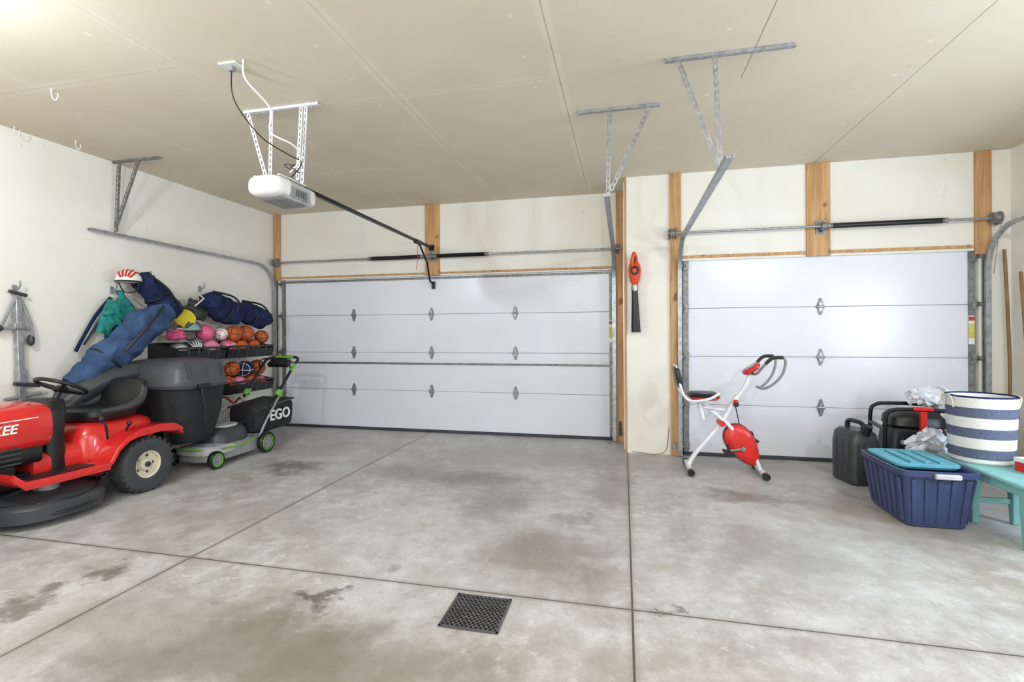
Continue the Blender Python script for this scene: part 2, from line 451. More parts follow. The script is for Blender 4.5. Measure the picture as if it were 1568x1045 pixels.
# ------------------------------------------------------------ garage doors
def garage_door(x0, x1, yf, cols, strut):
    r = root('garage_door', ((x0+x1)/2, yf, 0))
    h = (DT-.03)/4
    for i in range(4):
        z = .035+h*(i+.5)
        add('section_%d' % (i+1), box(((x0+x1)/2, yf+.025, z), (x1-x0, .05, h-.003)), 'door', r, bevel=.004)
    add('light_leak_backing', bx(x0-.06, x1+.05, yf+.052, yf+.08, 0, DT+.06), 'rseal', r)  # added backing panel, blocks outside light leaking through seams and edges
    add('bottom_seal', box(((x0+x1)/2, yf+.02, .018), (x1-x0, .06, .034)), 'rseal', r, bevel=.008)
    add('end_stiles', [box((x, yf-.003, .035+h*(i+.5)), (.05, .008, h-.01)) for i in range(4) for x in (x0+.03, x1-.03)], 'galvd', r)
    for k, zc in enumerate(strut):
        g = [box(((x0+x1)/2, yf-.012, zc), (x1-x0-.02, .003, .02)), box(((x0+x1)/2, yf-.022, zc+.01), (x1-x0-.02, .02, .003)), box(((x0+x1)/2, yf-.006, zc-.012), (x1-x0-.02, .01, .006))]
        add('strut_%d' % (k+1), g, 'galvd', r)
    gs = []; gd = []
    for cx in cols:
        for i in (1, 2, 3):
            zz = .035+h*i
            for s in (-1, 1):
                prof = [V((cx-.038, yf-.004, zz)), V((cx+.038, yf-.004, zz)), V((cx+.010, yf-.004, zz+s*.088)), V((cx-.010, yf-.004, zz+s*.088))]
                gs.append(loft([prof, [p+V((0, -.004, 0)) for p in prof]]))
                gd.append(cyl((cx, yf-.008, zz+s*.04), (cx, yf-.016, zz+s*.04), .010, 8))
            gd.append(cyl((cx-.036, yf-.018, zz), (cx+.036, yf-.018, zz), .013, 10))
            gd.append(box((cx, yf-.012, zz), (.034, .014, .07)))
    add('hinge_leaves', gs, 'galvd', r); add('hinge_knuckles', gd, 'galv', r)
    gr = []
    for x, s in ((x0+.03, -1), (x1-.03, 1)):
        for i in range(5):
            zz = .035+h*i if i else .1
            if i == 4: zz -= .06
            gr.append(box((x, yf-.02, zz), (.05, .03, .09))); gr.append(cyl((x, yf-.045, zz), (x+s*.07, yf-.045, zz), .007, 8)); gr.append(cyl((x+s*.035, yf-.045, zz), (x+s*.06, yf-.045, zz), .02, 14))
            gr.append(bar((x, yf-.02, zz), (x, yf-.05, zz), .03, .04))
    add('rollers', gr, 'galvd', r)
    return r

d1 = garage_door(-4.88, -.12, YB+.03, (-3.72, -2.55, -1.38), (.935, 2.10))
d2 = garage_door(.64, 3.34, YR+.03, (1.99,), ())
def stickers(r, x, y, z):
    add('warning_label', box((x, y, z), (.05, .003, .28)), 'stwh', r)
    add('label_red', box((x, y-.002, z+.11), (.048, .003, .04)), 'stred', r); add('label_yellow', box((x, y-.002, z-.01), (.048, .003, .14)), 'styel', r)
stickers(d1, -.155, YB+.02, 1.36)
stickers(d2, 3.31, YR+.02, 1.36)

CP = [(-.022, -.013), (.022, -.013), (.022, .013), (.017, .013), (.017, -.008), (-.017, -.008), (-.017, .013), (-.022, .013)]
def track(x, yw, yend, zt=2.36):
    r = root('garage_door_track', (x, yw, 0))
    path = [(yw, .01), (yw, 1.93)]
    R = .36
    for i in range(1, 12):
        a = i/12*pi/2; path.append((yw-R+R*cos(a), 1.95+(zt-.03-1.95)*sin(a)))
    path += [(yw-R, zt-.03), (yend, zt)]
    add('rail', sweepx(CP, path, x), 'galv', r, ang=30)
    add('wall_angle', [bar((x, yw+.035, .02), (x, yw+.035, 2.3), .05, .003, (0, 1, 0))] + [box((x, yw+.018, z), (.03, .035, .05)) for z in (.3, .95, 1.6)], 'galvd', r)
    return r
YA = YB-.055; YC = YR-.055
track(-4.945, YA, 3.62); track(-.115, YA, 3.62)
track(.595, YC, 2.98); track(3.40, YC, 2.98)

def hanger(xa, xb, y, posts, mat='galv'):
    r = root('track_hanger_bracket', ((xa+xb)/2, y, H-.015))
    add('ceiling_angle', angle_iron((xa, y, H-.02), (xb, y, H-.02), up=(0, 0, 1)), mat, r)
    g2 = []
    for (x0, x1, z1) in posts: g2 += angle_iron((x0, y-.01, H-.02), (x1, y-.02, z1), up=(0, 1, 0))
    add('drop_angles', g2, mat, r)
hanger(-4.97, -4.40, 3.87, ((-4.90, -4.93, 2.38), (-4.66, -4.92, 2.45)), 'galvd')
hanger(-.34, .265, 3.85, ((-.10, -.115, 2.38), (.20, -.09, 2.45)), 'galv')
hanger(.27, 1.01, 3.24, ((.34, .575, 2.38), (.56, .585, 2.38)), 'galv')
hanger(2.9, 3.5, 3.24, ((3.38, 3.39, 2.38), (3.0, 3.38, 2.42)), 'galv')

def torsion(x0, x1, y, z, yw, springs, xc):
    r = root('torsion_spring_assembly', ((x0+x1)/2, y, z))
    add('shaft', cyl((x0, y, z), (x1, y, z), .013, 12), 'galv', r)
    for i, (a, b) in enumerate(springs):
        n = 160; pts = [(a+(b-a)*k/n, y, z) for k in range(n+1)]; rl = [.028 if k % 2 else .023 for k in range(n+1)]
        add('spring_%d' % (i+1), tube(pts, rl, 12), 'black', r, ang=80)
        add('spring_cone_%d' % (i+1), [cyl((a-.03, y, z), (a+.02, y, z), .026, 14), cyl((b-.02, y, z), (b+.03, y, z), .026, 14)], 'galvd', r)
    gs = []
    for x in (x0+.06, x1-.06):
        gs.append(lathe([(.0, -.03), (.055, -.03), (.055, -.02), (.042, -.015), (.05, .015), (.062, .02), (.062, .03), (0, .03)], (x, y, z), (1, 0, 0), 24))
        gs.append(box((x+(.05 if x > xc else -.05), (y+yw)/2, z), (.006, abs(yw-y)-.002, .11)))
    gs.append(box((xc, (y+yw)/2-.01, z), (.006, abs(yw-y)-.02, .1))); gs.append(box((xc, yw-.03, z), (.1, .010, .14)))
    gs.append(lathe([(0, -.02), (.04, -.02), (.04, .02), (0, .02)], (xc, y, z), (1, 0, 0), 18))
    add('drums_and_bearings', gs, 'galvd', r)
    add('lift_cables', [cyl((x, y-.04, z), (x, y+.06, 1.9), .003, 6) for x in (x0+.04, x1-.04)], 'galvd', r)
torsion(-4.96, -.05, YA-.03, 2.38, YB, ((-3.40, -2.64), (-2.44, -1.74)), -2.515)
torsion(.47, 3.50, YC-.04, 2.42, YR, ((2.04, 3.02),), 1.98)

# ------------------------------------------------------------ opener
op = root('garage_door_opener', (-2.52, 3.2, 2.42))
cx = -2.52
add('motor_housing', loft([ring((cx, 3.06+k[0], 2.425), .130*k[1], .075*k[1], 5, 32, 'XZ') for k in ((0, .9), (.02, 1), (.16, 1), (.32, 1), (.36, .92))]), 'mgrey', op)
add('front_cover', loft([ring((cx-.0, 2.99+k[0], 2.43), .14*k[1], .078*k[2], 3.2, 32, 'XZ') for k in ((0, .55, .45), (.012, .78, .72), (.035, .95, .93), (.07, 1, 1), (.14, 1.02, 1.02))]), 'wplast', op)
add('rear_light_lens', loft([ring((cx, 3.38+k[0], 2.43), .135*k[1], .075*k[1], 3.5, 28, 'XZ') for k in ((0, 1), (.06, .97), (.09, .8))]), 'wplast', op)
add('control_panel', [box((cx+.133, 3.24, 2.41), (.006, .2, .08)), box((cx, 3.24, 2.347), (.2, .24, .006))], 'gplast', op, bevel=.003)
add('vent_slots', [box((cx+.137, 3.20+.02*i, 2.41), (.003, .006, .05)) for i in range(6)], 'dgrey', op)
add('mounting_straps', [box((cx-.1, 3.2, 2.508), (.022, .3, .008)), box((cx+.1, 3.2, 2.508), (.022, .3, .008))], 'white', op)
add('rail', [bar((cx, 3.42, 2.525), (cx, YB-.05, 2.50), .032, .02), bar((cx, 3.42, 2.543), (cx, YB-.05, 2.517), .012, .012)], 'blackm', op)
add('trolley', [box((cx, 5.72, 2.50), (.05, .16, .05))], 'black', op, bevel=.005)
add('header_bracket', [box((cx, YB-.035, 2.5), (.07, .02, .08)), box((cx, YB-.06, 2.505), (.05, .05, .04))], 'blackm', op)
add('door_arm', [tube([(cx+.01, 5.74, 2.48), (cx+.01, 5.99, 2.28), (cx+.01, 6.08, 2.05)], .012, 8), tube([(cx+.01, 6.17, 2.02), (cx+.01, 6.08, 2.05)], .014, 8), box((cx+.01, YB+.0, 2.0), (.04, .03, .1))], 'blackm', op)
add('pull_cord', [tube([(cx, 5.7, 2.46), (cx, 5.72, 2.3), (cx-.02, 5.71, 2.15)], .004, 6)], 'redp', op)
ob_ = root('opener_hanger_bracket', (-2.54, 3.24, H-.02))
add('ceiling_angle', angle_iron((-2.87, 3.24, H-.02), (-2.22, 3.24, H-.02), up=(0, 0, 1)), 'white', ob_)
g = []
for a, b in (((-2.84, 3.24, H-.02), (-2.64, 3.2, 2.52)), ((-2.63, 3.24, H-.02), (-2.63, 3.22, 2.52)), ((-2.37, 3.24, H-.02), (-2.39, 3.22, 2.52)), ((-2.33, 3.24, H-.02), (-2.41, 3.3, 2.52))):
    g += perf(a, b, w=.03, up=(0, 1, 0), pitch=.045)
add('drop_angles', g, 'white', ob_)
oo = root('ceiling_outlet', (-2.455, 2.66, H))
add('plate', box((-2.455, 2.66, H-.006), (.13, .09, .012)), 'wplast', oo, bevel=.004)
add('plug', box((-2.455, 2.66, H-.025), (.04, .035, .03)), 'gplast', oo, bevel=.006)
add('power_cord', tube([(-2.455, 2.66, H-.03), (-2.47, 2.70, 2.88), (-2.40, 2.85, 2.70), (-2.30, 3.0, 2.62), (-2.28, 3.12, 2.6), (-2.38, 3.14, 2.51)], .004, 8, sm=8), 'black', oo)
oc = root('opener_wire', (-2.33, 2.62, H))
add('wire', tube([(-2.33, 2.62, H-.002), (-2.34, 2.65, 2.98), (-2.28, 2.8, 2.85), (-2.32, 2.85, 2.72), (-2.22, 2.95, 2.66), (-2.24, 3.05, 2.60), (-2.36, 3.1, 2.53)], .006, 8, sm=8), 'wplast', oc)
add('wire_loops', [tube([(-2.36+.04*cos(i*.9)+.01*i/3, 3.1+.03*sin(i*1.3), 2.56+.03*sin(i*.7)) for i in range(14)], .003, 6, sm=4)], 'black', oc)

for hx, hy in ((-3.93, 2.63), (-4.93, 3.03), (-4.77, 3.38)):
    h_ = root('ceiling_hook', (hx, hy, H))
    add('hook', tube([(hx, hy, H-.002), (hx, hy, H-.03), (hx+.016, hy, H-.07), (hx+.04, hy, H-.08), (hx+.06, hy, H-.055), (hx+.055, hy, H-.035)], .0035, 8, sm=5), 'wplast', h_)
    add('hook_base', lathe([(0, -.001), (.010, -.001), (.010, -.006), (0, -.008)], (hx, hy, H)), 'wplast', h_)

dg = root('floor_drain_grate', (-.70, 2.26, 0))
add('recess', box((-.70, 2.26, .0015), (.28, .28, .003)), 'dark', dg)
g = [box((-.70+s*.137, 2.26, .004), (.012, .286, .008)) for s in (-1, 1)]+[box((-.70, 2.26+s*.137, .004), (.286, .012, .008)) for s in (-1, 1)]
for i in range(1, 12): g.append(box((-.70-.137+.274*i/12, 2.26, .005), (.008, .27, .006)))
for i in range(1, 9): g.append(box((-.70, 2.26-.137+.274*i/9, .005), (.27, .012, .006)))
add('grate', g, mk('cast_iron_grate', '#5d5c5e', .55, .3, var=.2), dg)

# ------------------------------------------------------------ lawn tractor (front toward -Y)
lt = root('riding_lawn_mower', (-4.42, 2.9, 0))
def tractor_wheel(x, y, r, w, s, nm, rim):
    z = r
    prof = [(rim, -w*.42), (r*.8, -w*.5), (r*.93, -w*.46), (r*.985, -w*.3), (r, 0), (r*.985, w*.3), (r*.93, w*.46), (r*.8, w*.5), (rim, w*.42)]
    add(nm+'_tire', lathe(prof, (x, y, z), (1, 0, 0), 40), 'rubber', lt)
    g = []
    n = 26
    for i in range(n):
        a = 2*pi*i/n
        for q in (-1, 1):
            aa = a+(.12 if q > 0 else 0)
            g.append(box((x+q*w*.22, y+cos(aa)*r*.975, z+sin(aa)*r*.975), (w*.42, .02, .022), (math.degrees(aa), 0, 0)))
    add(nm+'_tread', g, 'rubber', lt)
    add(nm+'_rim', [lathe([(rim, -w*.42), (rim*1.02, 0), (rim, w*.42), (rim*.93, w*.40), (rim*.88, w*.2), (rim*.5, w*.15), (rim*.42, w*.32), (rim*.2, w*.34), (0, w*.34)], (x, y, z), (s, 0, 0), 32)], 'cream', lt)
    add(nm+'_cap', [cyl((x+s*w*.3, y, z), (x+s*w*.42, y, z), rim*.2, 16)]+[cyl((x+s*w*.15, y+cos(k*pi*2/5)*rim*.65, z+sin(k*pi*2/5)*rim*.65), (x+s*w*.19, y+cos(k*pi*2/5)*rim*.65, z+sin(k*pi*2/5)*rim*.65), .012, 10) for k in range(5)], 'dgrey', lt)
tractor_wheel(-4.08, 3.40, .235, .19, 1, 'rear_wheel_a', .115)
tractor_wheel(-4.76, 3.40, .235, .19, -1, 'rear_wheel_b', .115)
tractor_wheel(-4.12, 1.95, .18, .14, 1, 'front_wheel_a', .085)
tractor_wheel(-4.72, 1.95, .18, .14, -1, 'front_wheel_b', .085)
add('axles', [cyl((-4.72, 3.40, .232), (-4.12, 3.40, .232), .03), cyl((-4.7, 1.95, .2), (-4.14, 1.95, .2), .025)], 'blackm', lt)
add('frame', [box((-4.42, 2.75, .30), (.34, 1.95, .1)), box((-4.42, 3.45, .33), (.3, .4, .22)), box((-4.42, 1.72, .3), (.5, .05, .14))], 'blackm', lt, bevel=.01)
add('hood', loft([ring((-4.42, y, z), a, b, 3.2, 40, 'XZ') for y, z, a, b in ((1.66, .60, .13, .09), (1.70, .615, .19, .13), (1.80, .63, .225, .155), (2.1, .655, .245, .17), (2.5, .67, .25, .18), (2.74, .675, .25, .185), (2.80, .675, .235, .17))]), 'red', lt)
add('hood_lower_panel', loft([ring((-4.42, y, .49), a, .09, 4, 24, 'XZ') for y, a in ((1.74, .17), (2.1, .215), (2.74, .225))]), 'black', lt)
add('hood_grille', [box((-4.42, 1.655, .62-.03*i), (.24, .03, .012)) for i in range(4)]+[bar((-4.42+s*.228, 1.95, .55-.035*i), (-4.42+s*.232, 2.6, .55-.035*i), .012, .012) for i in range(4) for s in (-1, 1)], 'dgrey', lt)
add('headlights', [ell((-4.42+s*.12, 1.70, .69), (.06, .04, .035)) for s in (-1, 1)], 'clear', lt)
text('HUSKEE', (-4.168, 2.41, .69), (90, 0, 90), .088, 'stwh', lt, shear=.2)
add('hood_stripe', [bar((-4.171, 2.2, .745), (-4.171, 2.7, .755), .004, .006)], 'stwh', lt)
add('engine_block', [box((-4.42, 2.3, .42), (.40, .6, .2)), cyl((-4.2, 2.3, .42), (-4.1, 2.3, .42), .05)], 'black', lt, bevel=.02)
add('dash_tower', loft([ring((-4.42, 2.86+k[0], k[1]), k[2], k[3], 4, 28) for k in ((0, .33, .20, .09), (0, .6, .19, .08), (0.0, .78, .20, .09), (.03, .85, .15, .07), (.04, .86, .08, .04))]), 'black', lt)
sw = V((-4.42, 3.02, .94)); ax = V((0, .45, .9)).normalized()
g = [torus(sw, .165, .015, ax, 36, 10)]
Bx = V((1, 0, 0)); By = ax.cross(Bx)
for a in (90, 210, 330):
    d = Bx*cos(radians(a))+By*sin(radians(a)); g.append(tube([sw-ax*.03, sw+d*.162], [.022, .012], 8))
g.append(ell(sw-ax*.02, (.05, .05, .03))); g.append(cyl(sw-ax*.2, sw-ax*.02, .022))
add('steering_wheel', g, 'black', lt)
fp = [(3.02, .30), (3.07, .335), (3.13, .43), (3.22, .51), (3.34, .553), (3.5, .565), (3.64, .55), (3.72, .50), (3.735, .44), (3.72, .435), (3.69, .475), (3.62, .512), (3.5, .525), (3.35, .515), (3.24, .475), (3.155, .41), (3.10, .32), (3.03, .285)]
add('rear_fender', extr(fp, -4.86, -3.985), 'red', lt, bevel=.012)
add('fender_sides', [extr([(3.20, .47), (3.34, .553), (3.5, .562), (3.64, .55), (3.73, .49), (3.70, .47), (3.5, .50), (3.3, .49)], x, x+.02) for x in (-4.87, -3.995)], 'red', lt, bevel=.006)
add('seat_pan', loft([ring((-4.42, 3.34, z), a, b, 4, 28) for z, a, b in ((.35, .25, .34), (.52, .25, .34), (.60, .22, .30), (.63, .18, .25))]), 'red', lt)
rb = []
for s in (-1, 1):
    x = -4.42+s*.33
    rb.append(loft([ring((x, y, z), .11, .02, 4, 16, 'XZ') for y, z in ((2.42, .40), (2.45, .36), (2.50, .325), (2.62, .315), (2.9, .315), (3.08, .32))]))
    rb.append(loft([ring((x+s*.105, y, z), .016, .03, 3, 12, 'XZ') for y, z in ((2.43, .39), (2.5, .32), (3.06, .31))]))
add('running_boards', rb, 'red', lt)
add('foot_mats', [box((-4.42+s*.32, 2.77, .340), (.16, .42, .01)) for s in (-1, 1)], 'black', lt, bevel=.004)
add('center_tunnel', loft([ring((-4.42, y, .36), a, b, 4, 24, 'XZ') for y, a, b in ((2.7, .2, .12), (3.0, .19, .14), (3.2, .22, .2))]), 'red', lt)
add('seat_cushion', loft([ring((-4.42, 3.30, z), a, b, 3.2, 32) for z, a, b in ((.635, .17, .16), (.645, .22, .21), (.68, .245, .23), (.72, .245, .225), (.738, .21, .19), (.735, .12, .1))]), 'black', lt)
sb = []
for t, a, b in ((0, .2, .04), (.04, .235, .05), (.12, .245, .05), (.2, .235, .045), (.25, .2, .035), (.27, .12, .02)):
    sb.append(ring((-4.42, 3.48+t*.3, .69+t), a, b, 3, 32))
add('seat_back', loft(sb), 'black', lt)
add('seat_bolsters', [tube([(-4.42+s*.22, 3.15, .72), (-4.42+s*.235, 3.35, .73), (-4.42+s*.235, 3.48, .78), (-4.42+s*.22, 3.54, .88)], [.02, .03, .035, .02], 10, sm=4) for s in (-1, 1)], 'dgrey', lt)
add('shift_lever', [tube([(-4.12, 3.15, .5), (-4.10, 3.12, .62), (-4.12, 3.1, .66)], .009, 8), ell((-4.12, 3.1, .67), (.022, .022, .03)), tube([(-4.12, 3.3, .54), (-4.06, 3.28, .6)], .008, 8), ell((-4.06, 3.28, .61), (.02, .02, .02))], 'black', lt)
add('mowing_deck', loft([ring((-4.40, 2.78, z), a, b, 2.6, 44) for z, a, b in ((.05, .47, .37), (.055, .48, .375), (.14, .48, .375), (.165, .46, .355), (.185, .40, .30), (.21, .34, .24), (.235, .2, .15))]), 'dgrey', lt)
add('deck_rail', [tube([(-4.40+.495*cos(a), 2.78+.39*sin(a), .09) for a in [radians(-110+10*i) for i in range(17)]], .010, 8)]+[tube([(-4.40+.46*cos(a), 2.78+.36*sin(a), .17) for a in [radians(-110+10*i) for i in range(17)]], .007, 8)], 'black', lt)
add('deck_pulleys', [cyl((-4.18, 2.75, .2), (-4.18, 2.75, .26), .08), cyl((-4.62, 2.75, .2), (-4.62, 2.75, .26), .08)], 'galvd', lt)
bc = (-4.45, 4.07)
add('bagger_bag', crumple(loft([ring((bc[0], bc[1], z), a, b, 5, 40) for z, a, b in ((.27, .24, .18), (.30, .28, .22), (.36, .31, .24), (.42, .33, .26), (.5, .35, .275), (.6, .37, .29), (.68, .375, .3), (.75, .38, .305), (.86, .385, .31))]), .03, 6, 0, .4), 'bagfab', lt)
add('bagger_lid', loft([ring((bc[0], bc[1]-.0, z), a, b, 4.5, 44) for z, a, b in ((.83, .405, .335), (.86, .42, .345), (.875, .41, .335), (.90, .395, .325), (1.0, .385, .315), (1.06, .36, .29), (1.095, .31, .24), (1.11, .2, .16), (1.113, .05, .05))]), 'baglid', lt)
add('bagger_latch', [box((-4.03, 4.0, .85), (.03, .14, .04)), tube([(-4.04, 3.98, .84), (-4.02, 4.0, .6), (-4.05, 4.02, .42)], .01, 8, sm=4)], 'black', lt, bevel=.004)
add('bagger_ribs', [tube([(-4.45-.38, 3.87+.2*i, .93), (-4.45-.33, 3.87+.2*i, 1.06), (-4.45, 3.87+.2*i, 1.105), (-4.45+.33, 3.87+.2*i, 1.06), (-4.45+.39, 3.87+.2*i, .93)], .012, 8, sm=5) for i in range(3)], 'dgrey', lt)
add('bagger_support', [box((-4.42+s*.15, 3.8, .4), (.04, .08, .25)) for s in (-1, 1)]+[box((-4.42, 3.75, .36), (.3, .1, .04))], 'blackm', lt)
add('grass_chute', tube([(-4.74, 2.95, .22), (-4.76, 3.1, .5), (-4.72, 3.3, .78), (-4.66, 3.55, .95), (-4.6, 3.8, 1.0)], [.10, .09, .09, .10, .10], 16, sm=6), 'dgrey', lt)

# ------------------------------------------------------------ push mower
pm = root('push_lawn_mower', (-4.25, 4.5, 0))
def pwheel(x, y, r, s, nm):
    add(nm, lathe([(r*.6, -.025), (r*.92, -.028), (r, -.015), (r, .015), (r*.92, .028), (r*.6, .025)], (x, y, r), (1, 0, 0), 32), 'black', pm)
    add(nm+'_ring', torus((x+s*.024, y, r), r*.68, .006, (1, 0, 0), 28, 8), 'green', pm)
    add(nm+'_hub', lathe([(r*.66, .0), (r*.6, .02), (r*.25, .015), (r*.2, .03), (0, .03)], (x, y, r), (s, 0, 0), 24), 'gplast', pm)
pwheel(-3.99, 4.10, .09, 1, 'front_wheel_a'); pwheel(-4.52, 4.10, .09, -1, 'front_wheel_b')
pwheel(-3.985, 4.80, .12, 1, 'rear_wheel_a'); pwheel(-4.53, 4.80, .12, -1, 'rear_wheel_b')
add('deck', loft([ring((-4.255, 4.45, z), a, b, 4, 40) for z, a, b in ((.06, .235, .39), (.075, .245, .40), (.15, .235, .39), (.19, .2, .34), (.22, .15, .27))]), 'gplast', pm)
add('deck_trim', loft([ring((-4.255, 4.26, z), a, b, 3, 36) for z, a, b in ((.13, .25, .22), (.17, .255, .225), (.20, .21, .19))]), 'lgrey', pm)
add('green_trim', [tube([(-4.0, 4.18, .19), (-3.99, 4.45, .17), (-4.01, 4.68, .2)], .008, 8, sm=4), tube([(-4.1, 4.03, .2), (-4.25, 4.01, .2), (-4.4, 4.03, .2)], .008, 8, sm=4)], 'green', pm)
add('motor_housing', loft([ring((-4.255, 4.46+k, z), a, b, 3, 32) for k, z, a, b in ((0, .2, .19, .24), (0, .28, .18, .24), (.01, .33, .16, .2), (.02, .365, .11, .15), (.02, .372, .04, .06))]), 'dgrey', pm)
add('motor_top', loft([ring((-4.255, 4.47, z), a, b, 2.6, 28) for z, a, b in ((.345, .13, .16), (.375, .11, .14), (.385, .05, .07))]), 'lgrey', pm)
hs = []
for x in (-4.03, -4.48):
    hs.append(tube([(x, 4.74, .18), (x, 4.86, .36), (x, 5.13, .68)], .016, 10, sm=3))
add('lower_handle', hs, 'galv', pm)
hu = [tube([(-4.03, 5.02, .60), (-4.03, 5.32, .93), (-4.03, 5.42, 1.02), (-4.10, 5.47, 1.05), (-4.255, 5.48, 1.055), (-4.41, 5.47, 1.05), (-4.48, 5.42, 1.02), (-4.48, 5.32, .93), (-4.48, 5.02, .60)], .017, 10, sm=4),
      tube([(-4.03, 5.3, .9), (-4.05, 5.26, 1.0), (-4.12, 5.3, 1.04), (-4.4, 5.3, 1.04), (-4.46, 5.26, 1.0), (-4.48, 5.3, .9)], .01, 8, sm=4), box((-4.25, 5.36, .98), (.28, .1, .05), (35, 0, 0))]
add('upper_handle', hu, 'black', pm)
add('handle_grips', [tube([(-4.12, 5.475, 1.05), (-4.40, 5.475, 1.05)], .019, 10), ell((-4.03, 5.07, .64), (.03, .045, .05)), ell((-4.48, 5.07, .64), (.03, .045, .05)), tube([(-4.03, 5.28, .89), (-4.03, 5.36, .97)], .020, 10)], 'green', pm)
add('grass_bag', crumple(loft([ring((-4.255, y, z), a, b, 5, 32, 'XZ') for y, z, a, b in ((4.74, .36, .17, .13), (4.78, .37, .2, .16), (4.95, .38, .215, .18), (5.2, .385, .22, .18), (5.33, .39, .21, .165), (5.36, .39, .17, .12))]), .01, 6), 'bagfab', pm)
add('bag_rim', [tube([(-4.03, 4.78, .5), (-4.03, 5.33, .55), (-4.48, 5.33, .55), (-4.48, 4.78, .5)], .012, 8)], 'dgrey', pm)
text('EGO', (-4.022, 5.08, .39), (90, 0, 90), .17, 'stwh', pm, ext=.004)
add('cable', tube([(-4.03, 5.0, .6), (-4.0, 4.85, .5), (-4.05, 4.7, .42), (-4.15, 4.55, .36)], .006, 8, sm=5), 'black', pm)

# ------------------------------------------------------------ wall bins with sport gear
DZ = .07   # whole upper rack sits this much lower than drafted
def bin_shelf(y0, y1, z0, z1, xo=-4.60):
    r = root('sports_storage_bin', (-4.8, (y0+y1)/2, z0))
    g = [box((-4.80, (y0+y1)/2, z0+.008), (.36, y1-y0, .016)), box((-4.985, (y0+y1)/2, (z0+z1)/2+.03), (.02, y1-y0, z1-z0+.06))]
    g.append(bar((xo-.03, (y0+y1)/2, z0), (xo, (y0+y1)/2, z1-.03), y1-y0, .014, (1, 0, 0)))
    for y in (y0+.007, y1-.007):
        g.append(loft([[V((-4.985, y-.007, z0)), V((xo-.03, y-.007, z0)), V((xo, y-.007, z1)), V((-4.985, y-.007, z1+.06))], [V((-4.985, y+.007, z0)), V((xo-.03, y+.007, z0)), V((xo, y+.007, z1)), V((-4.985, y+.007, z1+.06))]]))
    add('bin_shell', g, 'black', r, bevel=.003, smooth=False)
    g = [tube([(xo, y0, z1), (xo, y1, z1)], .013, 8)]
    n = 5
    for i in range(1, n): y = y0+(y1-y0)*i/n; g.append(bar((xo-.022, y, z0), (xo+.008, y, z1), .02, .012, (1, 0, 0)))
    add('bin_rim', g, 'dgrey', r)
    if z0 > 1: r.location.z -= DZ
    return r
bin_shelf(4.24, 4.89, 1.13, 1.27); bin_shelf(4.92, 5.69, 1.13, 1.27); bin_shelf(4.92, 5.69, .62, .76)

def ball(nm, c, r, mat, seam=None, smat='black'):
    o = root(nm, c)
    add('ball', ell(c, (r, r, r), 32, 20), mat, o)
    if seam:
        g = [torus(c, r*.999, .0035, a, 36, 6) for a in ((0, 0, 1), (1, 0, 0))]
        for s in (-1, 1): g.append(torus(V(c)+V((0, s*r*.62, 0)), r*.785, .0035, (0, 1, 0), 30, 6))
        add('seams', g, smat, o)
    o.rotation_euler = (random.random()*2, random.random()*2, random.random()*2)
    if c[2] > 1: o.location.z -= DZ
    return o
ball('playground_ball', (-4.715, 4.775, 1.252), .10, 'lpink', True, 'pink')
ball('playground_ball', (-4.72, 4.70, 1.440), .095, 'pink')
ball('soccer_ball', (-4.715, 5.030, 1.250), .098, 'pink', True, 'stwh')
ball('basketball', (-4.72, 5.235, 1.250), .10, 'bball', True)
ball('basketball', (-4.715, 5.44, 1.250), .10, 'bball', True)
ball('basketball', (-4.715, 5.60, 1.385), .085, 'bball', True)
ball('basketball', (-4.73, 5.337, 1.427), .10, 'bball', True)
ball('basketball', (-4.73, 5.13, 1.427), .10, 'bball', True)
ball('soccer_ball', (-4.735, 4.950, 1.425), .073, 'stwh', True, 'pink')
ball('basketball', (-4.73, 5.03, .74), .10, 'bball', True)
ball('soccer_ball', (-4.73, 5.22, .735), .088, 'lpink', True, 'redp')
ball('basketball', (-4.72, 5.315, .910), .10, 'navy', True, 'stwh')
ball('basketball', (-4.73, 5.43, .745), .10, 'bball', True)
ball('basketball', (-4.74, 5.55, .91), .10, 'bball', True)
ball('soccer_ball', (-4.73, 5.60, .725), .065, 'lpink', True, 'redp')
ball('basketball', (-4.73, 5.11, .92), .09, 'bball', True)

def helmet(c, r, m1, m2, rz=0):
    o = root('bicycle_helmet', c, rz)
    c = V(c)
    add('shell', ell(c, (r*.85, r*1.15, r*.85), 28, 14, zmin=-.15), m1, o)
    g = []
    for k in (-2, -1, 0, 1, 2):
        p = []
        for i in range(13):
            a = radians(15+150*i/12); p.append(c+V((k*r*.28*sin(a)**.5, -cos(a)*r*1.13, sin(a)*r*.86*math.sqrt(max(0.05, 1-(k*.32)**2)))))
        g.append(tube(p, r*.07, 8))
    add('vent_ribs', g, m2, o)
    add('rim', tube([c+V((cos(a)*r*.86, sin(a)*r*1.16, -r*.1)) for a in [2*pi*i/24 for i in range(24)]], r*.06, 8, closed=True), 'black', o)
    add('strap', tube([c+V((r*.7, -.02, -r*.1)), c+V((r*.5, 0, -r*.8)), c+V((-r*.3, .02, -r*.9)), c+V((-r*.7, .02, -r*.1))], r*.05, 6, sm=4), 'black', o)
    if c.z < 1.7: o.location.z -= DZ
helmet((-4.72, 4.50, 1.47), .12, 'helm', 'dgrey', 20)
helmet((-4.72, 4.56, 1.26), .10, 'purple', 'stwh', 60)
helmet((-4.80, 3.88, 1.89), .125, 'stwh', 'redp', 40)
helmet((-4.72, 4.36, 1.25), .09, 'stwh', 'dgrey', 0)
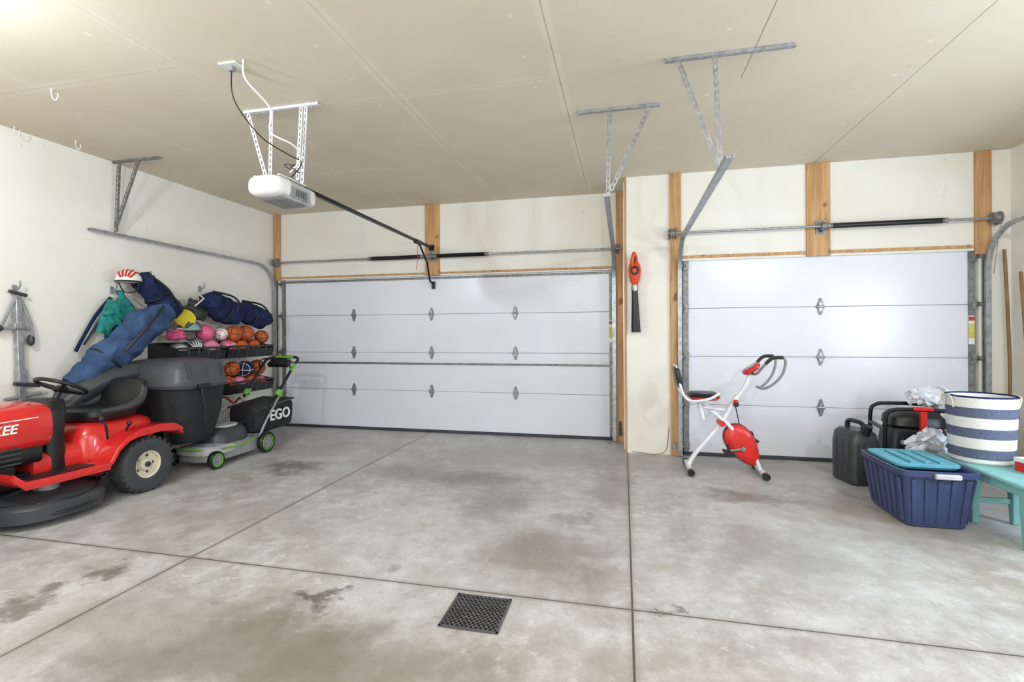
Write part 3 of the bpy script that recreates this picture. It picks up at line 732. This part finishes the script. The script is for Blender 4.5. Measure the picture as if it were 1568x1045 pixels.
o = root('pink_drawstring_bag', (-4.70, 4.31, 1.42)); add('bag', crumple(ell((-4.70, 4.31, 1.42), (.1, .08, .07)), .05, 9, 0, .4), 'pink', o); add('cord', tube([(-4.66, 4.28, 1.46), (-4.62, 4.26, 1.49), (-4.62, 4.34, 1.47)], .005, 6, sm=3), 'stwh', o); o.location.z -= DZ
o = root('toy_racket', (-4.72, 4.46, 1.60)); add('hoop', torus((-4.70, 4.42, 1.60), .10, .012, (1, -.4, .5)), 'yellow', o); add('face', lathe([(0, -.004), (.1, -.004), (.1, .004), (0, .004)], (-4.70, 4.42, 1.60), (1, -.4, .5)), 'yellow', o); add('handle', tube([(-4.69, 4.36, 1.52), (-4.68, 4.30, 1.47)], .014, 8), 'black', o); o.location.z -= DZ
def rollbag(nm, p, r, mat, strap=None, seed=1, fl=1.0):
    o = root(nm, p[0])
    add('body', crumple(tube(p, r, 30, sm=10, flat=fl), .05, 6, seed, .45), mat, o)
    if strap: add('strap', tube(strap, .012, 8, sm=6), 'black', o)
    m = V(p[len(p)//2]); q = V(p[len(p)//2-1]); ax = (m-q).normalized()
    add('tie', torus(m, r[len(p)//2]*1.03, .010, ax), 'black', o)
    return o
rollbag('folding_chair_bag', [(-4.58, 4.14, 1.60), (-4.60, 3.98, 1.52), (-4.64, 3.77, 1.31), (-4.70, 3.58, 1.12), (-4.78, 3.42, .94), (-4.80, 3.39, .90)], [.06, .13, .15, .145, .11, .06], 'blue', [(-4.53, 4.02, 1.64), (-4.43, 3.85, 1.52), (-4.50, 3.6, 1.2)], 3)
rollbag('folding_chair_bag', [(-4.85, 4.02, 1.97), (-4.83, 4.06, 1.91), (-4.80, 4.18, 1.75), (-4.77, 4.31, 1.60), (-4.76, 4.35, 1.54)], [.04, .10, .115, .11, .04], 'navy', [(-4.75, 4.04, 1.97), (-4.64, 4.16, 1.83), (-4.62, 4.31, 1.60)], 5)
d_ = rollbag('duffel_bag', [(-4.76, 4.74, 1.83), (-4.76, 4.80, 1.80), (-4.76, 5.00, 1.72), (-4.75, 5.16, 1.66), (-4.75, 5.22, 1.63)], [.05, .12, .15, .125, .05], 'navy', [(-4.66, 4.76, 1.92), (-4.58, 4.98, 1.87), (-4.61, 5.15, 1.75)], 9); d_.location.z -= DZ
d_ = rollbag('duffel_bag', [(-4.78, 5.22, 1.78), (-4.77, 5.28, 1.75), (-4.76, 5.46, 1.67), (-4.75, 5.66, 1.60), (-4.75, 5.74, 1.56)], [.04, .11, .13, .12, .04], 'navy', [(-4.68, 5.22, 1.84), (-4.58, 5.44, 1.80), (-4.62, 5.64, 1.69)], 12); d_.location.z -= DZ
o = root('shoe_bag', (-4.74, 4.60, 1.70)); add('bag', crumple(ell((-4.80, 4.63, 1.68), (.13, .10, .12)), .07, 9, 4, .5), 'dgrey', o); add('laces', tube([(-4.7, 4.55, 1.74), (-4.64, 4.6, 1.82), (-4.7, 4.66, 1.84), (-4.72, 4.58, 1.90)], .008, 6, sm=5), 'cream', o); o.location.z -= DZ
o = root('teal_jacket', (-4.86, 3.76, 1.5)); add('cloth', crumple(tube([(-4.90, 3.92, 1.76), (-4.87, 3.88, 1.66), (-4.86, 3.80, 1.52), (-4.87, 3.74, 1.40), (-4.88, 3.72, 1.34)], [.03, .08, .12, .10, .05], 26, sm=8, flat=.6), .07, 7, 4, .5), 'teal', o)
add('sleeve', crumple(tube([(-4.88, 3.80, 1.66), (-4.87, 3.71, 1.52), (-4.88, 3.67, 1.38)], [.05, .05, .04], 14, sm=6), .02, 7, 3), 'teal', o)
o = root('backpack_strap', (-4.9, 3.66, 1.8)); add('strap', [tube([(-4.95, 3.82, 1.72), (-4.95, 3.68, 1.54), (-4.95, 3.56, 1.32), (-4.95, 3.50, 1.20)], .018, 8, sm=5, flat=.4), tube([(-4.96, 3.84, 1.72), (-4.97, 3.76, 1.55), (-4.96, 3.58, 1.26)], .012, 8, sm=5, flat=.4)], 'navy', o)
for hy, hz in ((3.86, 1.80), (4.22, 1.96), (4.9, 1.90), (3.06, 1.74)):
    o = root('coat_hook', (-4.985, hy, hz)); add('hook', tube([(-4.985, hy, hz), (-4.95, hy, hz), (-4.925, hy, hz+.03), (-4.925, hy, hz+.07)], .006, 8, sm=4), 'gplast', o); add('plate', box((-4.99, hy, hz), (.01, .03, .07)), 'gplast', o)
o = root('kids_bicycle', (-4.72, 4.95, 0))
add('frame', [tube([(-4.72, 4.66, .24), (-4.70, 4.80, .44), (-4.70, 5.10, .46)], .014, 10), tube([(-4.72, 4.66, .24), (-4.72, 4.92, .24), (-4.70, 5.10, .44)], .014, 10), tube([(-4.72, 5.22, .14), (-4.70, 5.12, .46), (-4.7, 5.10, .50)], .013, 10)], 'stwh', o)
add('handlebar', tube([(-4.56, 5.05, .56), (-4.60, 5.08, .57), (-4.7, 5.10, .50), (-4.80, 5.08, .57), (-4.88, 5.05, .56)], .012, 10, sm=4), 'redp', o)
add('seat', ell((-4.70, 4.79, .47), (.05, .09, .03)), 'redp', o)
add('wheels', [torus((-4.72, 4.66, .135), .115, .02, (1, 0, 0)), torus((-4.72, 5.22, .135), .115, .02, (1, 0, 0))]+[cyl((-4.72, y, .135), (-4.72, y+.11*cos(a), .135+.11*sin(a)), .003, 6) for y in (4.66, 5.22) for a in [i*pi/5 for i in range(10)]], 'black', o)

o = root('hitch_bike_rack', (-4.95, 3.06, 0))
add('mast', [bar((-4.955, 3.10, .02), (-4.955, 3.06, 1.66), .045, .045, (1, 0, 0)), box((-4.95, 3.06, 1.43), (.06, .08, .05)), box((-4.95, 3.08, 1.0), (.06, .065, .12))], 'galv', o, bevel=.004)
add('arms', [tube([(-4.95, 3.05, 1.68), (-4.95, 2.96, 1.46), (-4.95, 2.92, 1.38)], .012, 8), tube([(-4.95, 3.07, 1.68), (-4.94, 3.14, 1.46), (-4.94, 3.16, 1.3)], .012, 8), tube([(-4.95, 2.90, 1.41), (-4.94, 3.15, 1.41)], .014, 8), tube([(-4.95, 2.97, .82), (-4.95, 3.22, .85)], .018, 8)], 'gplast', o)
add('knobs', [tube([(-4.95, 3.0, 1.72), (-4.95, 3.12, 1.69)], .015, 10), ell((-4.94, 2.92, 1.41), (.03, .03, .03)), ell((-4.95, 3.15, 1.31), (.03, .025, .05)), tube([(-4.93, 3.02, .95), (-4.93, 3.20, .92)], .018, 8)], 'dgrey', o)

# ------------------------------------------------------------ leaf blower on the wall
lx = .12; ly = YR-.10
o = root('leaf_blower', (lx, ly, 1.8))
add('motor_body', loft([ring((lx+k[3], ly, k[0]), k[1], k[2], 2.4, 28) for k in ((1.87, .03, .03, 0), (1.90, .045, .045, 0), (1.96, .062, .065, 0), (2.03, .07, .075, 0), (2.09, .06, .07, .0), (2.13, .035, .04, 0), (2.14, .01, .01, 0))]), 'orange', o)
add('handle', tube([(lx-.02, ly-.06, 2.05), (lx-.03, ly-.10, 2.12), (lx-.01, ly-.08, 2.20), (lx, ly-.01, 2.21), (lx+.02, ly+.03, 2.15), (lx+.02, ly+.02, 2.08)], .019, 12, sm=5), 'orange', o)
add('intake', [lathe([(0, 0), (.045, 0), (.05, .03), (.03, .035)], (lx, ly-.06, 2.02), (0, -1, 0), 24), box((lx+.0, ly-.06, 2.15), (.03, .02, .05))], 'black', o)
add('collar', loft([ring((lx, ly, z), a, a, 2, 24) for z, a in ((1.80, .034), (1.83, .04), (1.87, .038))]), 'galv', o)
add('nozzle_tube', loft([ring((lx+.01*(1.82-z)/.4, ly, z), a, b, 2.6, 24) for z, a, b in ((1.83, .033, .033), (1.7, .036, .036), (1.55, .042, .034), (1.42, .048, .026), (1.35, .050, .022))]), 'black', o)
add('wall_peg', cyl((lx, YR-.002, 2.18), (lx, ly-.06, 2.18), .006), 'galvd', o)

# ------------------------------------------------------------ exercise bike
BY = 5.04
eb = root('exercise_bike', (.94, BY, 0))
def Yy(d): return BY+d
def T(pts, *a, **k): return tube([(p[0]+.012, p[1], p[2]) for p in pts], *a, **k)
add('main_frame', [T([(.60, Yy(0), .05), (.66, Yy(0), .16), (.89, Yy(0), .46), (1.03, Yy(0), .70)], .022, 12, sm=4),
                   T([(1.235, Yy(.05), .05), (1.17, Yy(.05), .20), (.98, Yy(.05), .44), (.86, Yy(.03), .55), (.70, Yy(.03), .70)], .022, 12, sm=4),
                   T([(1.235, Yy(-.05), .05), (1.17, Yy(-.05), .20), (.98, Yy(-.05), .44), (.86, Yy(-.03), .55)], .018, 12, sm=4),
                   T([(.60, Yy(-.20), .04), (.60, Yy(.20), .04)], .022, 12), T([(1.245, Yy(-.20), .04), (1.245, Yy(.20), .04)], .022, 12),
                   T([(.70, Yy(.0), .66), (.74, Yy(0), .50)], .02, 10), T([(.74, Yy(0), .62), (.93, Yy(0), .60)], .015, 10)], 'white', eb)
add('handle_post', [T([(1.02, Yy(0), .68), (1.12, Yy(0), .84), (1.17, Yy(0), .98)], .018, 12), T([(.97, Yy(0), .60), (1.05, Yy(0), .74)], .027, 12)], 'white', eb)
add('fold_pins', [ell((1.04, Yy(-.03), .68), (.026, .02, .026)), cyl((.91, Yy(-.07), .475), (.91, Yy(.08), .475), .028)], 'redp', eb)
add('foot_caps', [T([(x, Yy(s*.18), .034), (x, Yy(s*.23), .034)], .032, 14) for x in (.60, 1.245) for s in (-1, 1)], 'black', eb)
add('seat_pad', loft([ring((.75, Yy(0), z), a, b, 3, 28) for z, a, b in ((.705, .09, .10), (.715, .13, .15), (.745, .14, .16), (.765, .12, .14), (.77, .07, .08))]), 'black', eb)
add('seat_trim', loft([ring((.755, Yy(0), z), a, b, 3, 28) for z, a, b in ((.70, .12, .13), (.722, .147, .165), (.73, .145, .165))]), 'redp', eb)
add('backrest_frame', [T([(.74, Yy(s*.13), .70), (.60, Yy(s*.15), .70), (.53, Yy(s*.15), .78), (.49, Yy(s*.13), .97), (.48, Yy(s*.06), 1.02)], .013, 10, sm=4) for s in (-1, 1)]+[T([(.86, Yy(s*.17), .78), (.78, Yy(s*.18), .73), (.66, Yy(s*.17), .70), (.60, Yy(s*.15), .70)], .013, 10, sm=4) for s in (-1, 1)], 'white', eb)
bp = []
for t, a, b in ((0, .02, .1), (.02, .03, .15), (.1, .035, .17), (.18, .03, .15), (.21, .015, .09)): bp.append(ring((.535-t*.2, Yy(0), .81+t), a, b, 3, 24))
add('backrest_pad', loft(bp), 'black', eb)
d = V((.23, 0, -.36)).normalized()
ctr = V((1.10, Yy(0), .27)); per = V((d.z, 0, -d.x))
n = 36
def egg(k, y):
    out = []
    for i in range(n):
        a = 2*pi*i/n; L = .215*cos(a); W = .125*sin(a)*(1+.25*cos(a+pi))
        out.append(ctr + V((0, y, 0)) + (d*L+per*W)*k)
    return out
add('flywheel_cover', loft([egg(.55, -.075), egg(.82, -.068), egg(.97, -.045), egg(1, 0), egg(.97, .045), egg(.82, .068), egg(.55, .075)]), 'redp', eb)
add('cover_band', loft([egg(1.03, -.012), egg(1.03, .012)]), 'dgrey', eb)
add('cranks', [T([(1.08, Yy(-.085), .25), (.96, Yy(-.10), .23)], .012, 8), T([(1.08, Yy(.085), .25), (1.20, Yy(.10), .29)], .012, 8), cyl((1.09, Yy(-.10), .25), (1.09, Yy(.10), .25), .022)], 'galvd', eb)
add('pedals', [box((.95, Yy(-.16), .225), (.10, .10, .025), (0, 20, 0)), torus((.95, Yy(-.16), .25), .05, .007, (1, 0, .2)), box((1.23, Yy(.16), .295), (.10, .10, .025), (0, 20, 0)), torus((1.23, Yy(.16), .32), .05, .007, (1, 0, .2))], 'black', eb, bevel=.004)
hb = []
for s in (-1, 1):
    hb.append(T([(1.18, Yy(0), .95), (1.20, Yy(s*.08), .96), (1.25, Yy(s*.14), 1.04), (1.32, Yy(s*.15), 1.11), (1.42, Yy(s*.15), 1.10), (1.41, Yy(s*.14), .98), (1.35, Yy(s*.11), .88), (1.27, Yy(s*.06), .82), (1.22, Yy(0), .83)], .012, 10, sm=5))
add('handlebar', hb, 'gplast', eb)
add('handlebar_grips', [T([(1.26, Yy(s*.142), 1.055), (1.32, Yy(s*.15), 1.11), (1.405, Yy(s*.15), 1.115)], .016, 10, sm=4) for s in (-1, 1)], 'black', eb)
add('console', loft([[V((1.19, Yy(0), .99))+rotm((0, radians(-35), 0)) @ p for p in ring((0, 0, z), a, b, 3, 24)] for z, a, b in ((-.02, .06, .05), (0, .085, .08), (.025, .085, .08), (.035, .07, .065))]), 'redp', eb)
add('console_screen', box((1.172, Yy(0), 1.018), (.09, .08, .012), (0, -35, 0)), 'lgrey', eb, bevel=.003)
add('tension_knob', [lathe([(0, 0), (.025, 0), (.022, .03), (0, .03)], (1.04, Yy(-.03), .66), (0, -1, 0), 16), T([(1.03, Yy(0), .64), (1.06, Yy(.01), .5), (1.07, Yy(.01), .42)], .005, 6, sm=4)], 'black', eb)

# ------------------------------------------------------------ right side cluster
o = root('fuel_can', (2.03, 4.98, 0), 12)
add('body', loft([ring((2.03, 4.98, z), a, b, 5, 36) for z, a, b in ((.0, .11, .15), (.02, .125, .165), (.2, .127, .167), (.36, .125, .165), (.44, .115, .15), (.475, .09, .12))]), 'dgrey', o)
add('handle', tube([(2.03, 4.87, .46), (2.03, 4.88, .53), (2.03, 4.98, .545), (2.03, 5.07, .53), (2.03, 5.08, .46)], .02, 10, sm=4), 'black', o)
add('ribs', [box((2.03+s*.125, 4.98+.08*k, .22), (.012, .025, .3)) for s in (-1, 1) for k in (-1, 0, 1)]+[box((2.03+.06*k, 4.812, .22), (.025, .012, .3)) for k in (-1, 0, 1)], 'dgrey', o, bevel=.004)
add('cap', [cyl((2.03, 4.84, .45), (2.03, 4.80, .53), .03)], 'black', o)
pc = root('portable_generator', (2.50, 5.02, 0), -8)
add('base_body', loft([ring((2.50, 5.02, z), a, b, 4, 36) for z, a, b in ((.02, .20, .18), (.09, .22, .2), (.35, .23, .2), (.45, .22, .19), (.5, .2, .17))]), 'dgrey', pc)
add('fuel_tank', loft([ring((2.50, 5.02, z), a, b, 4, 32) for z, a, b in ((.50, .19, .16), (.53, .21, .18), (.60, .20, .17), (.64, .16, .13), (.65, .08, .08))]), 'black', pc)
gf = []
for s in (-1, 1):
    gf.append(tube([(2.50-.26, 5.02+s*.2, .03), (2.50-.26, 5.02+s*.2, .55), (2.50-.22, 5.02+s*.2, .66), (2.50-.1, 5.02+s*.2, .68), (2.5+.1, 5.02+s*.2, .68), (2.50+.22, 5.02+s*.2, .66), (2.50+.26, 5.02+s*.2, .55), (2.50+.26, 5.02+s*.2, .03)], .017, 10, sm=4))
for x in (-.26, .26): gf.append(tube([(2.5+x, 4.82, .05), (2.5+x, 5.22, .05)], .017, 10)); gf.append(tube([(2.5+x, 4.82, .5), (2.5+x, 5.22, .5)], .017, 10))
add('roll_frame', gf, 'blackm', pc)
add('control_panel', box((2.45, 4.81, .42), (.26, .03, .16)), 'black', pc, bevel=.006)
add('red_trim', [box((2.50, 4.80, .58), (.045, .045, .18)), box((2.50, 4.81, .69), (.14, .045, .03)), cyl((2.40, 4.79, .42), (2.40, 4.78, .42), .025)], 'redp', pc, bevel=.005)
add('vents', [box((2.62, 4.812, .16+.035*i), (.16, .02, .012)) for i in range(6)]+[box((2.38, 4.81, .2), (.14, .02, .14))], 'gplast', pc)
add('outlets', [cyl((2.36+.07*i, 4.795, .40), (2.36+.07*i, 4.785, .40), .022, 16) for i in range(2)], 'gplast', pc)
def pbag(c, r, seed):
    o = root('crumpled_plastic_bag', c)
    g = crumple(ell(c, r, 56, 36), .11, 7, seed, .55)
    zf = c[2]-r[2]
    g = ([V((v.x, v.y, max(v.z, zf))) for v in g[0]], g[1])
    add('film', g, 'clear', o, ang=60)
pbag((2.70, 5.14, .74), (.16, .13, .085), 2)
o = root('cardboard_carton', (2.42, 4.68, 0)); add('shell', [bx(2.30, 2.56, 4.56, 4.78, 0, .28)], 'carton', o, bevel=.003); add('tape', bx(2.299, 2.561, 4.65, 4.70, .278, .283), 'cream', o)
pbag((2.43, 4.66, .42), (.13, .11, .13), 8)
o = root('folding_stool', (3.05, 5.05, 0))
add('legs', [tube([(2.92, 4.92, .01), (3.20, 4.92, .62)], .014, 8), tube([(3.20, 4.92, .01), (2.92, 4.92, .62)], .014, 8), tube([(2.92, 5.2, .01), (3.20, 5.2, .62)], .014, 8), tube([(3.20, 5.2, .01), (2.92, 5.2, .62)], .014, 8)], 'galvd', o)
add('seat', loft([ring((3.06, 5.06, z), .18, .19, 4, 24) for z in (.60, .64)]), 'black', o, bevel=.01)

cx_, cy_ = 2.09, 4.16
tt = root('storage_tote', (cx_, cy_, 0))
add('tub', loft([ring((cx_, cy_, z), a, b, 8, 48) for z, a, b in ((.0, .175, .25), (.01, .185, .26), (.36, .225, .295), (.362, .245, .32), (.40, .248, .323), (.402, .235, .31), (.37, .215, .285), (.05, .175, .25))], (True, True)), 'tote', tt, ang=30)
g = []
for k in range(-2, 3): g.append(bar((cx_+k*.07, cy_-.260, .03), (cx_+k*.08, cy_-.297, .34), .03, .014, (0, 1, 0)))
for k in range(-3, 4):
    for s in (-1, 1): g.append(bar((cx_+s*.186, cy_+k*.07, .03), (cx_+s*.226, cy_+k*.08, .34), .03, .014, (1, 0, 0)))
add('ribs', g, 'tote', tt, bevel=.003)
add('handles', [box((cx_+.02, cy_-.335, .375), (.15, .03, .035)), box((cx_, cy_+.335, .375), (.15, .03, .035))], 'lgrey', tt, bevel=.008)
add('lid', [loft([ring((cx_-.01, cy_+.04, z), a, b, 7, 40) for z, a, b in ((.385, .19, .23), (.402, .205, .245), (.418, .205, .245), (.423, .19, .23), (.415, .17, .21))])]+[box((cx_-.09+.09*i, cy_+.04, .421), (.02, .36, .010)) for i in range(3)], 'lid', tt)
bn = root('toddler_bench', (2.55, 4.0, 0), 0)
add('top', bx(2.365, 2.76, 3.46, 4.44, .375, .405), 'bench', bn, bevel=.012)
add('apron', [bx(2.385, 2.40, 3.50, 4.40, .325, .375), bx(2.725, 2.74, 3.50, 4.40, .325, .375), bx(2.385, 2.74, 4.39, 4.405, .325, .375), bx(2.385, 2.74, 3.495, 3.51, .325, .375)], 'bench', bn, bevel=.004)
g = []
for x, y in ((2.415, 4.10), (2.655, 4.10), (2.415, 3.62), (2.70, 3.62)):
    g.append(loft([[V((x+a*k, y+b*k, z)) for a, b in ((-1, -1), (1, -1), (1, 1), (-1, 1))] for z, k in ((0, .020), (.375, .034))]))
g.append(bx(2.43, 2.66, 4.09, 4.11, .14, .18))
add('legs', g, 'bench', bn, bevel=.006)
kx, ky = 2.54, 4.235
bk = root('striped_canvas_basket', (kx, ky, .406))
add('body', lathe([(0, .0), (.165, .0), (.18, .015), (.188, .2), (.196, .40), (.199, .475), (.191, .477), (.186, .46), (.178, .2), (.168, .03), (0, .03)], (kx, ky, .406), (0, 0, 1), 48), 'stripe', bk)
add('rope_handles', [tube([(kx+s*.198, ky-.05, .80), (kx+s*.213, ky-.05, .87), (kx+s*.211, ky, .885), (kx+s*.213, ky+.05, .87), (kx+s*.198, ky+.05, .80)], .006, 8, sm=4) for s in (-1, 1)], 'cream', bk)
add('rim', torus((kx, ky, .882), .195, .007), 'navy', bk)
o = root('red_shoe_box', (2.68, 3.93, .405), 12); add('carton', box((2.68, 3.93, .447), (.16, .16, .084)), 'redp', o, bevel=.003); add('lid_stripe', box((2.68, 3.93, .482), (.166, .166, .028)), 'stwh', o, bevel=.002)

o = root('garden_rake', (3.52, 5.5, 0))
add('handle', tube([(3.52, 5.53, .06), (3.55, 5.53, .8), (3.535, 5.53, 1.5), (3.51, 5.53, 2.12)], .014, 10, sm=6), 'handle', o)
add('head', [box((3.52, 5.53, .05), (.14, .02, .03))]+[box((3.46+.02*i, 5.53, .025), (.006, .012, .045)) for i in range(7)], 'galvd', o)
o = root('garden_broom', (3.58, 5.35, 0))
add('handle', tube([(3.585, 5.33, .2), (3.59, 5.38, 1.0), (3.585, 5.45, 1.9)], .013, 10, sm=6), 'handle', o)
add('bristles', loft([ring((3.575, 5.33, z), a, b, 4, 20) for z, a, b in ((.005, .035, .12), (.14, .03, .10), (.2, .02, .05), (.24, .015, .02))]), 'brown', o)
o = root('sensor_wire', (.3, YR-.02, .05)); add('wire', tube([(.09, YR-.012, .02), (.2, YR-.02, .012), (.34, YR-.05, .01), (.45, YR-.015, .06), (.48, YR-.01, .3)], .003, 6, sm=5), 'brown', o)
add('sensor', [box((.53, YR-.055, .12), (.03, .04, .07))], 'gplast', o, bevel=.004)
o = root('safety_sensor', (-.03, YB-.06, .1)); add('eye', [box((-.045, YB-.05, .12), (.035, .035, .08)), box((-.045, YB-.035, .2), (.03, .01, .1))], 'dgrey', o, bevel=.004)

# ------------------------------------------------------------ ceiling lamps + lights
def lamp(x, y, e, col=(.95, .97, 1), rad=.06, dz=-.32):
    o = root('ceiling_light', (x, y, H))
    add('base', lathe([(0, 0), (.07, 0), (.065, -.03), (.03, -.045), (0, -.045)], (x, y, H)), 'wplast', o)
    add('bulb', ell((x, y, H-.09), (.04, .04, .055)), 'glow', o)
    l = bpy.data.lights.new('bulb_light', 'POINT'); l.energy = e; l.color = col; l.shadow_soft_size = rad
    lo = bpy.data.objects.new('bulb_light', l); COL.objects.link(lo); lo.parent = o; lo.location = (0, 0, dz)
lamp(-3.3, 1.1, 110, (.84, .93, 1))
lamp(2.3, .9, 120, (.90, .95, 1))
lamp(-.8, -.6, 110)
def area(n, loc, rot, sx, sy, e, col):
    l = bpy.data.lights.new(n, 'AREA'); l.shape = 'RECTANGLE'; l.size = sx; l.size_y = sy; l.energy = e; l.color = col
    o = bpy.data.objects.new(n, l); COL.objects.link(o); o.location = loc; o.rotation_euler = [radians(a) for a in rot]
area('window_daylight', (XR+.02, WC, 1.5), (0, 90, 0), .9, .95, 70, (.68, .83, 1))
area('rear_fill_light', (-.7, YF+.05, 1.5), (90, 0, 0), 3, 2.0, 55, (.90, .95, 1))  # added soft fill at the rear wall
w = bpy.data.worlds.new('World'); S.world = w; w.use_nodes = True
sky = w.node_tree.nodes.new('ShaderNodeTexSky'); sky.sky_type = 'NISHITA'; sky.sun_disc = False; sky.sun_elevation = radians(40)
w.node_tree.links.new(sky.outputs[0], w.node_tree.nodes['Background'].inputs[0]); w.node_tree.nodes['Background'].inputs[1].default_value = .25

# ------------------------------------------------------------ camera
cd = bpy.data.cameras.new('camera'); cam = bpy.data.objects.new('camera', cd); COL.objects.link(cam); S.camera = cam
cd.sensor_width = 36; cd.lens = 36*746.5/1568; cd.shift_y = -.0087; cd.clip_start = .05
cam.matrix_world = Matrix.Translation((0, 0, 1.36)) @ Matrix.Rotation(radians(12.9), 4, 'Z') @ Matrix.Rotation(radians(90), 4, 'X') @ Matrix.Rotation(radians(-.27), 4, 'Z')
